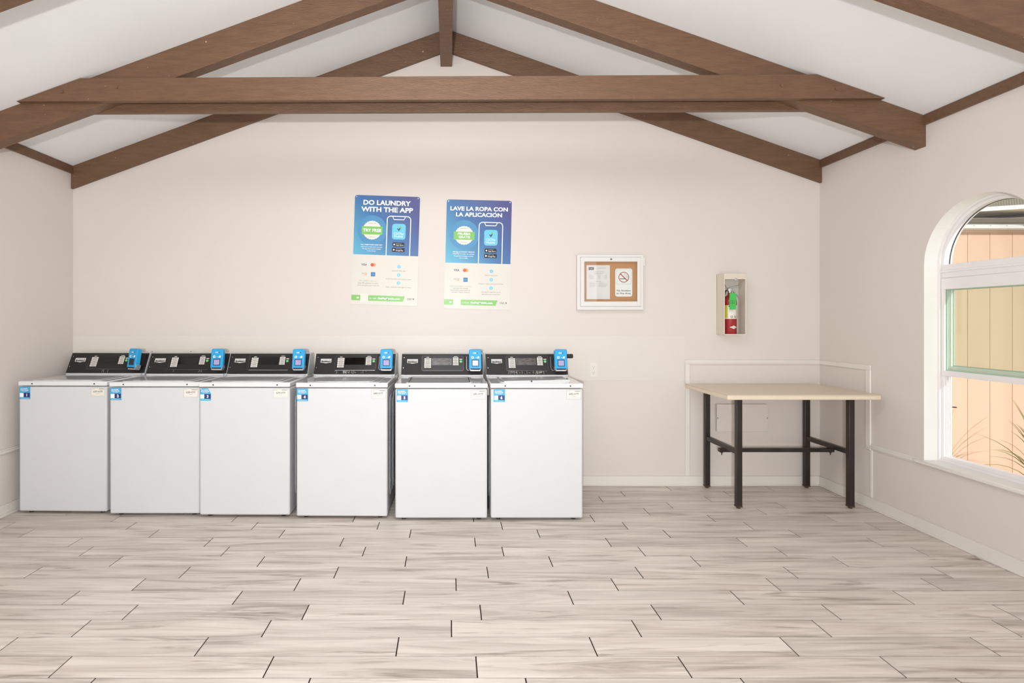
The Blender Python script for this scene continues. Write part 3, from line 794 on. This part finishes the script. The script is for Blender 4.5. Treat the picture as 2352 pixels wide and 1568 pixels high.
    tx = MB()
    if lang == 'en': lines = ('Get a FREE WASH AND DRY', 'when you create your account.', 'The app stores your receipts', 'in the Cloud.'); v0 = 114.5
    else: lines = ('Obtenga un LAVADO Y SECADO', 'GRATIS al crear su cuenta.', 'Su aplicaci\u00f3n recarga su cuenta', 'con la nube.'); v0 = 121
    for i, l in enumerate(lines):
        tx.text(l, U(43), V(v0+4.7*i), 2.4*PP, y2, M_pwhite, width=(50, 50, 44, 20)[i]*PP, bold=0.012 if i else 0.03)
    tx.build('small_print', bo)
    # lower half
    yl = -0.0034
    dv = 0 if lang == 'en' else 2.5
    pay = MB().text('VISA', U(27.5), V(160.5+dv), 4.6*PP, yl, M_navy, width=13*PP, bold=0.02)
    pay.build('card_logo', root)
    pay = MB().flat(circ(U(50.5), V(160.5+dv), 4*PP, 18), yl-0.0003, M_orange); pay.flat(circ(U(46), V(160.5+dv), 4*PP, 18), yl-0.0005, M_red)
    pay.build('card_logo', root)
    pay = MB().text('DISCOVER', U(28.5), V(181+dv), 2.4*PP, yl, M_pgrey, width=12*PP); pay.flat([(U(25), V(185+dv)), (U(34), V(185+dv)), (U(34), V(183+dv))], yl, M_orange)
    pay.build('card_logo', root)
    pay = MB().frect(U(43.5), U(53.5), V(187+dv), V(177.5+dv), yl, M_amex)
    pay.text('AMEX', U(48.5), V(182.3+dv), 3.0*PP, yl-0.0003, M_lblue, width=7.5*PP)
    pay.build('card_logo', root)
    ln = MB()
    if lang == 'en': L1 = (('PAY EASILY with our', 40), ('auto-fill options to save', 46), ('time and give you control', 49)); v0 = 197.5; dv2 = 5.2
    else: L1 = (('PAGUE F\u00c1CILMENTE con nuestras', 50), ('opciones de recarga', 34), ('autom\u00e1tica para ahorrar', 46), ('tiempo y darle control', 42)); v0 = 200; dv2 = 4.5
    for i, (l, w_) in enumerate(L1): ln.text(l, U(37.5), V(v0+dv2*i), 2.5*PP, yl, M_pgreen if i == 0 else M_pgrey, width=w_*PP)
    ln.build('lower_lettering', root)
    if lang == 'en': L2 = ((163, ('Launch the app',), (31,)), (182, ('Load laundry and select cycle',), (57,)), (200.5, ('Scan machine with app to start',), (58,)))
    else: L2 = ((164, ('Inicie la aplicaci\u00f3n',), (30,)), (183.5, ('Cargue la ropa y seleccione el ciclo.',), (58,)), (202.5, ('Escanee la m\u00e1quina con la', 'aplicaci\u00f3n para comenzar.'), (44, 42)))
    for i, (v, ls, ws) in enumerate(L2):
        st = MB().flat(circ(U(107.5), V(v), 4*PP, 18), yl, M_lblue); st.text(str(i+1), U(107.5), V(v), 4*PP, yl-0.0003, M_pwhite)
        for j, (l, w_) in enumerate(zip(ls, ws)): st.text(l, U(107.5), V(v+9.3+5*j), 2.5*PP, yl, M_pgrey, width=w_*PP)
        st.build('numbered_step', root)
    gb = MB().flat([(U(0.4), V(243)), (U(119), V(243)), (U(123), V(230.5)), (U(0.4), V(230.5))], yl, M_pgreen)
    gb.frect(U(12.5), U(17.5), V(238.5), V(235), yl-0.0003, M_pwhite)
    gb.frect(U(21), U(39), V(246.5), V(227), yl-0.0004, M_cream)
    gb.text('or visit' if lang == 'en' else 'o visite', U(42), V(236.8), 4.2*PP, yl-0.0003, M_pwhite, width=16*PP, align='l')
    gb.text('GetPayMobile.com', U(61), V(236.8), 4.6*PP, yl-0.0003, M_pwhite, width=51*PP, align='l', bold=0.03)
    gb.build('green_banner', root)
    lg = MB().text('CSC', U(134), V(236.5), 4.2*PP, yl, M_pgrey, width=11*PP, bold=0.02)
    lg.flat([(U(141), V(234)), (U(142.8), V(239)), (U(145), V(233)), (U(143), V(235.5))], yl, M_pblack)
    lg.build('company_logo', root)
    return root
poster(886.3, 574.6, 1.9, 'en', 137.5, 'blue and white poster headed DO LAUNDRY WITH THE APP')
poster(1098.0, 584.3, 1.35, 'es', 146.5, 'blue and white poster headed LAVE LA ROPA CON LA APLICACI\u00d3N')

# ------------------------------------------------------------------ bulletin board case
YC = YB-0.045
bx0, bz1 = px(1325.5, 584.5, YC); bx1, bz0 = px(1478, 711.5, YC)
bc = empty('bulletin_board', (bx0, YB, bz0)); tag(bc, 'white framed locking bulletin board with cork inside, on back wall', 'bulletin board')
bw, bh = bx1-bx0, bz1-bz0
s_ = YC/F
MB().ring([(0, 0), (bw, 0), (bw, bh), (0, bh)], [(0.028, 0.028), (bw-0.02, 0.028), (bw-0.02, bh-0.02), (0.028, bh-0.02)], -0.045, 0, 'y', M_alum).build('case', bc, bevel=0.003)
MB().box(0.02, bw-0.01, -0.012, -0.001, 0.02, bh-0.01, M_cork).build('cork_panel', bc)
dr = MB().ring([(0.029, 0.029), (bw-0.021, 0.029), (bw-0.021, bh-0.021), (0.029, bh-0.021)],
               [(0.062, 0.072), (bw-0.052, 0.072), (bw-0.052, bh-0.060), (0.062, bh-0.060)], -0.049, -0.036, 'y', M_alum)
do = dr.build('door', bc, bevel=0.004)
MB().box(0.06, bw-0.05, -0.040, -0.037, 0.070, bh-0.058, M_glass).build('glass_pane', do)
MB().cyl((bw/2+0.005, -0.056, bh-0.040), (bw/2+0.005, -0.048, bh-0.040), 0.010, M_silver, n=16).cyl((bw/2+0.005, -0.058, bh-0.040), (bw/2+0.005, -0.055, bh-0.040), 0.005, M_dark, n=10).build('lock', do)
MB().box(bw-0.002, bw+0.014, -0.040, -0.005, bh-0.095, bh-0.022, M_alum).build('hinge', bc, bevel=0.002)
YP = YB-0.013
nx0, nz1 = px(1347.2, 608.8, YP); nx1, nz0 = px(1400.8, 686.8, YP)
nt_ = empty('paper_notice', (nx0, YP, nz0)); tag(nt_, 'white printed letter pinned at the left inside the bulletin board', 'paper')
nw, nh = nx1-nx0, nz1-nz0
n_ = MB().box(0, nw, -0.0012, -0.0002, 0, nh, M_paper); n_.build('sheet', nt_)
pr = MB()
pr.frect(nw*0.09, nw*0.31, nh*0.86, nh*0.94, -0.0016, M_pblack); pr.text('CSC', nw*0.2, nh*0.90, nh*0.035, -0.0019, M_pwhite, width=nw*0.16)
rl = random.Random(3)
pr.frect(nw*0.48, nw*0.84, nh*0.912, nh*0.918, -0.0016, M_pgrey); pr.frect(nw*0.32, nw*0.75, nh*0.80, nh*0.806, -0.0016, M_pgrey)
pr.frect(nw*0.32, nw*0.7, nh*0.745, nh*0.752, -0.0016, M_pgrey); pr.frect(nw*0.36, nw*0.62, nh*0.52, nh*0.527, -0.0016, M_pgrey)
for i in range(5):
    v = nh*(0.71-0.026*i); pr.frect(nw*0.1, nw*rl.uniform(0.25, 0.34), v, v+nh*0.004, -0.0016, M_pgrey); pr.frect(nw*0.48, nw*0.6, v, v+nh*0.004, -0.0016, M_pgrey); pr.frect(nw*0.77, nw*0.88, v, v+nh*0.004, -0.0016, M_pgrey)
for i in range(6):
    v = nh*(0.485-0.025*i); pr.frect(nw*0.12, nw*rl.uniform(0.3, 0.46), v, v+nh*0.004, -0.0016, M_pgrey); pr.frect(nw*0.52, nw*rl.uniform(0.7, 0.9), v, v+nh*0.004, -0.0016, M_pgrey)
pr.build('printed_text', nt_)
sx0, sz1 = px(1413, 616.5, YP); sx1, sz0 = px(1452, 681, YP); sw, sh = sx1-sx0, sz1-sz0
sg = empty('no_smoking_sign', (sx0, YP, sz0)); tag(sg, 'No Smoking in This Area sign inside the bulletin board', 'sign')
MB().prism(rrect(0, sw, 0, sh, 0.018), -0.003, -0.0002, 'y', M_pwhite).build('plate', sg)
sy = -0.0034
sy2 = sy-0.0004
tw = MB(); tw.stroke([(sw*0.09, sh*0.45), (sw*0.91, sh*0.45)], 0.0012, sy, M_pgrey); tw.stroke(rrect(sw*0.07, sw*0.93, sh*0.45, sh*0.95, 0.006), 0.001, sy, M_pgrey, closed=True)
tw.text('No Smoking', sw*0.5, sh*0.215, sh*0.055, sy, M_pblack, width=sw*0.82, bold=0.02); tw.text('in This Area', sw*0.5, sh*0.115, sh*0.055, sy, M_pblack, width=sw*0.82, bold=0.02)
tw.build('lettering', sg)
cxs, cys, rs_ = sw*0.5, sh*0.69, sw*0.31
cg = MB().box(sw*0.28, sw*0.62, sy-0.0002, sy, sh*0.62, sh*0.645, M_pblack)
cg.stroke([(sw*0.66, sh*0.66), (sw*0.70, sh*0.70), (sw*0.60, sh*0.74), (sw*0.52, sh*0.78), (sw*0.56, sh*0.83)], 0.0022, sy, M_pgrey)
cg.stroke([(sw*0.72, sh*0.65), (sw*0.71, sh*0.72), (sw*0.66, sh*0.77), (sw*0.60, sh*0.80)], 0.0022, sy, M_pgrey)
cg.build('cigarette_symbol', sg)
MB().ring(circ(cxs, cys, rs_, 36), circ(cxs, cys, rs_*0.87, 36), sy2, sy, 'y', M_signred).stroke([(cxs-rs_*0.66, cys+rs_*0.66), (cxs+rs_*0.66, cys-rs_*0.66)], 0.008, sy2, M_signred).build('prohibition_ring', sg)

# ------------------------------------------------------------------ extinguisher cabinet
YE = YB-0.125
ex0 = 2.300; ex1 = px(1713.5, 0, YE)[0]; ez1 = px(0, 627.5, YE)[1]; ez0 = px(0, 769, YE)[1]
ec = empty('extinguisher_cabinet', (ex0, YB, ez0)); tag(ec, 'narrow cream metal box hung on the back wall, holding the fire extinguisher', 'cabinet')
ew, eh = ex1-ex0, ez1-ez0
sh_ = MB()
sh_.box(0, 0.003, -0.125, 0, 0, eh, M_tan).box(ew-0.003, ew, -0.125, 0, 0, eh, M_tan).box(0, ew, -0.125, 0, 0, 0.003, M_tan).box(0, ew, -0.125, 0, eh-0.003, eh, M_tan)
sh_.build('shell', ec, bevel=0.001)
MB().box(0.003, ew-0.003, -0.006, -0.001, 0.003, eh-0.003, M_cabin).build('back_panel', ec)
fo = [(0, 0), (ew, 0), (ew, eh), (0, eh)]; fi = [(0.006, 0.008), (ew-0.009, 0.008), (ew-0.009, eh-0.050), (0.006, eh-0.050)]
MB().ring(fo, fi, -0.130, -0.125, 'y', M_tan).build('front_frame', ec, bevel=0.0015)
MB().box(ew*0.45, ew*0.57, -0.136, -0.129, eh-0.060, eh-0.040, M_silver).build('latch', ec, bevel=0.002)
MB().box(0.004, 0.060, -0.014, -0.006, eh-0.130, eh-0.055, M_cream).cyl((0.035, -0.016, eh-0.092), (0.035, -0.013, eh-0.092), 0.004, M_dark, n=8).build('mounting_plate', ec)
MB().tube([(0.040, -0.03, eh-0.052), (0.043, -0.04, eh-0.08), (0.056, -0.06, eh-0.118)], 0.0012, M_dark, n=5).build('seal_wire', ec)
exx = px(1676, 0, YB-0.065)[0]
fx = empty('fire_extinguisher', (exx, YB-0.066, ez0+0.003)); tag(fx, 'red fire extinguisher with a green tag standing in the wall cabinet', 'fire extinguisher')
R_ = 0.0535
ht = 0.285
MB().lathe([(0, 0), (R_-0.004, 0), (R_, 0.006), (R_, ht-0.012), (R_*0.93, ht+0.012), (R_*0.72, ht+0.032), (R_*0.36, ht+0.046), (0.014, ht+0.052), (0.014, ht+0.070), (0, ht+0.070)], M_extred, n=40).build('cylinder', fx, smooth=True)
# wrapped label
lb = MB(); n = 26
def wrap(mb, a0, a1, z0, z1, rr, m, n=14):
    vs = []; fs = []
    for i in range(n+1):
        t = a0+(a1-a0)*i/n
        vs += [(rr*math.sin(t), -rr*math.cos(t), z0), (rr*math.sin(t), -rr*math.cos(t), z1)]
    for i in range(n): fs.append([2*i, 2*i+2, 2*i+3, 2*i+1])
    mb.add(vs, fs, m)
wrap(lb, -1.3, 1.45, 0.132, 0.246, R_+0.0006, M_cream); wrap(lb, -1.3, -0.75, 0.140, 0.244, R_+0.0009, M_yel, 6)
for i, a in enumerate((-0.35, 0.2, 0.8)): wrap(lb, a, a+0.32, 0.140, 0.157, R_+0.0009, M_pgrey, 4); wrap(lb, a+0.08, a+0.24, 0.144, 0.153, R_+0.0012, M_cream, 3)
wrap(lb, -0.62, -0.30, 0.232, 0.241, R_+0.0009, M_pblack, 4); wrap(lb, 0.95, 1.15, 0.170, 0.188, R_+0.0009, M_pblack, 3)
for i in range(5): wrap(lb, -0.55, 0.05, 0.222-0.008*i, 0.2235-0.008*i, R_+0.0009, M_pgrey, 5)
lb.build('instruction_label', fx)
dm = MB(); vs = [];
def on_cyl(u, v, rr): return (rr*math.sin(u/rr), -rr*math.cos(u/rr), v)
for (u0, u1, hh, rr, m_, dz) in ((-0.026, 0.040, 0.0135, R_+0.0012, M_pwhite, 0), (-0.012, 0.026, 0.002, R_+0.0018, M_pgrey, 0)):
    nD = 12; vs = []
    for i in range(nD+1):
        f = i/nD; u = u0+(u1-u0)*f; h_ = hh*(1-abs(2*f-1)) if m_ is M_pwhite else hh
        vs += [on_cyl(u, 0.0615-h_, rr), on_cyl(u, 0.0615+h_, rr)]
    dm.add(vs, [[2*i, 2*i+2, 2*i+3, 2*i+1] for i in range(nD)], m_)
dm.build('diamond_badge', fx)
vz = ht+0.07
MB().cyl((0, 0, vz-0.012), (0, 0, vz+0.03), 0.013, M_silver, n=16).box(-0.020, 0.020, -0.010, 0.010, vz+0.012, vz+0.034, M_silver).build('valve', fx, bevel=0.002)
MB().tube([(-0.012, 0, vz+0.034), (0.03, 0, vz+0.046), (0.088, 0, vz+0.062)], 0.006, M_silver, n=8, radii=[0.008, 0.007, 0.006]).build('top_lever', fx, smooth=True)
MB().tube([(-0.012, 0, vz+0.026), (0.025, 0, vz+0.016), (0.088, 0, vz-0.046)], 0.006, M_silver, n=8, radii=[0.008, 0.007, 0.006]).build('carry_handle', fx, smooth=True)
MB().tube([(-0.018, 0, vz+0.016), (-0.036, 0, vz+0.014), (-0.046, 0, vz-0.02), (-0.046, 0, vz-0.06)], 0.006, M_rubber, n=8).build('discharge_hose', fx, smooth=True)
tg = MB().prism([(-0.034, vz-0.145), (0.020, vz-0.145), (0.022, vz-0.014), (0.014, vz-0.007), (-0.028, vz-0.007), (-0.034, vz-0.014)], -0.0640, -0.0632, 'y', M_tag)
for i in range(5): tg.frect(-0.026, 0.010-0.004*(i % 2), vz-0.070-0.007*i, vz-0.0685-0.007*i, -0.0643, M_pblack)
tg.tube([(-0.004, -0.063, vz-0.016), (-0.002, -0.05, vz+0.01), (0.004, -0.010, vz+0.030)], 0.0008, M_pwhite, n=5)
tg.build('inspection_tag', fx)

# ------------------------------------------------------------------ outlet + access box
oxa, oza = px(1354, 866, YB); oxb, ozb = px(1372.5, 832.5, YB)
ou = empty('wall_outlet', (oxa, YB, oza)); tag(ou, 'cream double wall outlet right of the last washing machine', 'outlet')
ow_, oh_ = oxb-oxa, ozb-oza
MB().prism(rrect(0, ow_, 0, oh_, 0.004), -0.006, 0, 'y', M_trim).build('cover', ou, bevel=0.002)
for v in (0.30, 0.68):
    k_ = MB().prism(rrect(ow_*0.26, ow_*0.74, oh_*(v-0.13), oh_*(v+0.13), 0.006), -0.0085, -0.005, 'y', M_cream)
    for u in (0.40, 0.60): k_.frect(ow_*u-0.0012, ow_*u+0.0012, oh_*(v+0.01), oh_*(v+0.08), -0.0088, M_pblack)
    k_.flat(circ(ow_*0.5, oh_*(v-0.06), 0.003, 10), -0.0088, M_pblack)
    k_.build('socket', ou)
YA = YB-0.037
axa, aza = px(1647, 991, YA); axb, azb = px(1764, 928, YA)
ab = empty('wall_box', (axa, YB, aza)); tag(ab, 'shallow painted metal box on the wall under the table', 'wall box')
MB().box(0, axb-axa, -0.037, 0, 0, azb-aza, M_wall).build('cover', ab, bevel=0.002)
for u in (0.006, axb-axa-0.006): MB().cyl((u, -0.0385, (azb-aza)*0.5), (u, -0.0365, (azb-aza)*0.5), 0.004, M_pblack, n=8).build('screw', ab)

# ------------------------------------------------------------------ folding table
tb = empty('work_table', (2.60, 4.45, 0)); tag(tb, 'beige laminate topped table with dark steel legs in the right corner', 'table')
tx0, tx1, ty0, ty1, tz = 2.014-2.6, 3.128-2.6, 4.065-4.45, 4.80-4.45, 0.878
MB().prism([(tx0, ty0), (tx1-0.02, ty0), (tx1, ty0+0.02), (tx1, ty1), (tx0, ty1)], tz-0.004, tz, 'z', M_top).build('laminate_sheet', tb)
MB().box(tx0+0.0005, tx1-0.0005, ty0+0.0005, ty1, tz-0.036, tz-0.004, M_edge).build('tabletop', tb, bevel=0.006, seg=3)
lx = (2.185-2.6, 3.030-2.6); ly = (4.245-4.45, 4.765-4.45); lr = 0.0205
for x in lx:
    for y in ly:
        l = MB().box(x-lr, x+lr, y-lr, y+lr, 0.012, tz-0.036, M_leg).build('leg', tb, bevel=0.003)
        MB().box(x-lr-0.0008, x+lr+0.0008, y-lr-0.0008, y+lr+0.0008, 0.012, 0.022, M_rust).cyl((x, y, 0), (x, y, 0.014), 0.014, M_rust, n=12).build('leg_foot', l)
    MB().box(x-0.016, x+0.016, ly[0]+lr, ly[1]-lr, 0.405, 0.440, M_leg).build('side_stretcher', tb, bevel=0.002)
MB().box(lx[0]-0.045, lx[1]+0.020, -0.005, 0.030, 0.375, 0.405, M_leg).build('cross_bar', tb, bevel=0.002)
for x in (lx[0]-0.02, lx[1]-0.002):
    MB().cyl((x, 0.012, 0.350), (x, 0.012, 0.377), 0.004, M_leg, n=8).cyl((x, 0.012, 0.366), (x, 0.012, 0.375), 0.009, M_leg, n=6).build('bolt', tb)

# ------------------------------------------------------------------ outdoors
struct(MB().box(XR+T_, 12, -6, 5.2, -0.12, -0.02, M_ground).build('ground'))
nb = empty('neighbouring_building', (5.5, 5.1, -0.02)); tag(nb, 'peach vertical board building seen through the window', 'building')
def nbp(mb, name, bev=0.0):
    o = mb.build(name, nb, bevel=bev); o.location = (-5.5, -5.1, 0.02); return o
sd = MB().box(3.7, 9.0, 5.106, 5.2, -0.02, 2.6, M_sid)
x = 4.707-0.203*4
while x < 8.9:
    sd.box(x+0.002, x+0.201, 5.100, 5.106, -0.02, 2.25, M_sid); x += 0.203
nbp(sd, 'siding', 0.001)
nbp(MB().box(4.64, 9.0, 5.075, 5.10, 2.212, 2.250, M_sid), 'trim_board', 0.002)
nbp(MB().box(3.8, 9.0, 4.94, 4.955, 2.228, 2.270, M_gutter).box(3.8, 9.0, 4.955, 5.08, 2.235, 2.240, M_gutter), 'gutter', 0.002)
for i in range(6): nbp(MB().cyl((4.47+0.145*i, 4.938, 2.250), (4.47+0.145*i, 4.941, 2.250), 0.003, M_pgrey, n=8), 'gutter_nail')
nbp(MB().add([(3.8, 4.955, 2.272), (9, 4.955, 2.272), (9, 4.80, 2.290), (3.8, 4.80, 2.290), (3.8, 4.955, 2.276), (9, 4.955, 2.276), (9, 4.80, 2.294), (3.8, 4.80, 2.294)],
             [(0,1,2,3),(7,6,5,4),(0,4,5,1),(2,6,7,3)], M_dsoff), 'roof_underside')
# second eave running obliquely above
P0 = Vector((4.10, 4.97, 0)); P1 = Vector((8.0, 3.2, 0)); dd = (P1-P0).normalized(); nn = Vector((-dd.y, dd.x, 0))
ang = math.atan2(dd.y, dd.x)
T2 = Matrix.Translation(P0) @ Matrix.Rotation(ang, 4, 'Z')
nbp(MB().box(0, 4.2, 0, 0.012, 2.345, 2.380, M_gutter, T=T2), 'upper_fascia', 0.001)
nbp(MB().add([(0, 0.012, 2.347), (4.2, 0.012, 2.347), (4.2, 0.55, 2.352), (0, 0.55, 2.352)], [(0, 3, 2, 1)], M_soff, T=T2), 'upper_soffit')
nbp(MB().box(0.25, 4.2, 0.34, 0.36, 2.328, 2.348, M_dark, T=T2), 'soffit_batten')
cr = MB(); vs = []; nC = 420
for i in range(nC+1):
    yy = 0.01 if i % 2 == 0 else -0.002
    vs += [(0.0085*i, yy+0.004, 2.382), (0.0085*i, yy+0.05, 2.62)]
cr.add(vs, [[2*i, 2*i+2, 2*i+3, 2*i+1] for i in range(nC)], M_corr, T=T2)
nbp(cr, 'corrugated_roofing')
# spiky plant outside
yu = empty('yucca_plant', (4.45, 4.15, -0.02)); tag(yu, 'spiky dry grassy plant outside the window', 'plant')
ry = random.Random(5)
bl = MB()
base = Vector((0, 0, 0.12))
tips = [(-0.55, 0.02, 0.60), (-0.52, -0.05, 0.50), (-0.30, 0.0, 0.62), (-0.26, 0.06, 0.70), (-0.22, 0.02, 0.66), (-0.12, 0, 0.78), (-0.42, 0.05, 0.42), (-0.46, 0.1, 0.34)]
for i in range(26): a = ry.uniform(0, 2*PI); tips.append((0.45*math.cos(a)+0.1, 0.3*math.sin(a), ry.uniform(0.35, 0.85)))
for t in tips:
    t = Vector(t); side = Vector((-t.y, t.x, 0)).normalized() if t.xy.length > 0.01 else Vector((1, 0, 0))
    vs = []; n = 7
    up = Vector((0, 0, 1))
    for k in range(n+1):
        f = k/n; p = base*(1-f) + t*f + Vector((0, 0, 0.10*math.sin(PI*f)))
        wv = 0.008*(1-f)**0.7 + 0.0006
        vs += [p-side*wv-up*wv*0.5, p+up*wv*0.4, p+side*wv-up*wv*0.5]
    fs = []
    for k in range(n):
        a = 3*k
        fs += [[a, a+3, a+4, a+1], [a+1, a+4, a+5, a+2], [a+2, a+5, a+3, a]]
    bl.add(vs, fs, M_leaf)
bl.build('leaves', yu)
MB().cyl((0, 0, 0), (0, 0, 0.16), 0.045, M_leaf, r1=0.025, n=10).build('stem', yu)
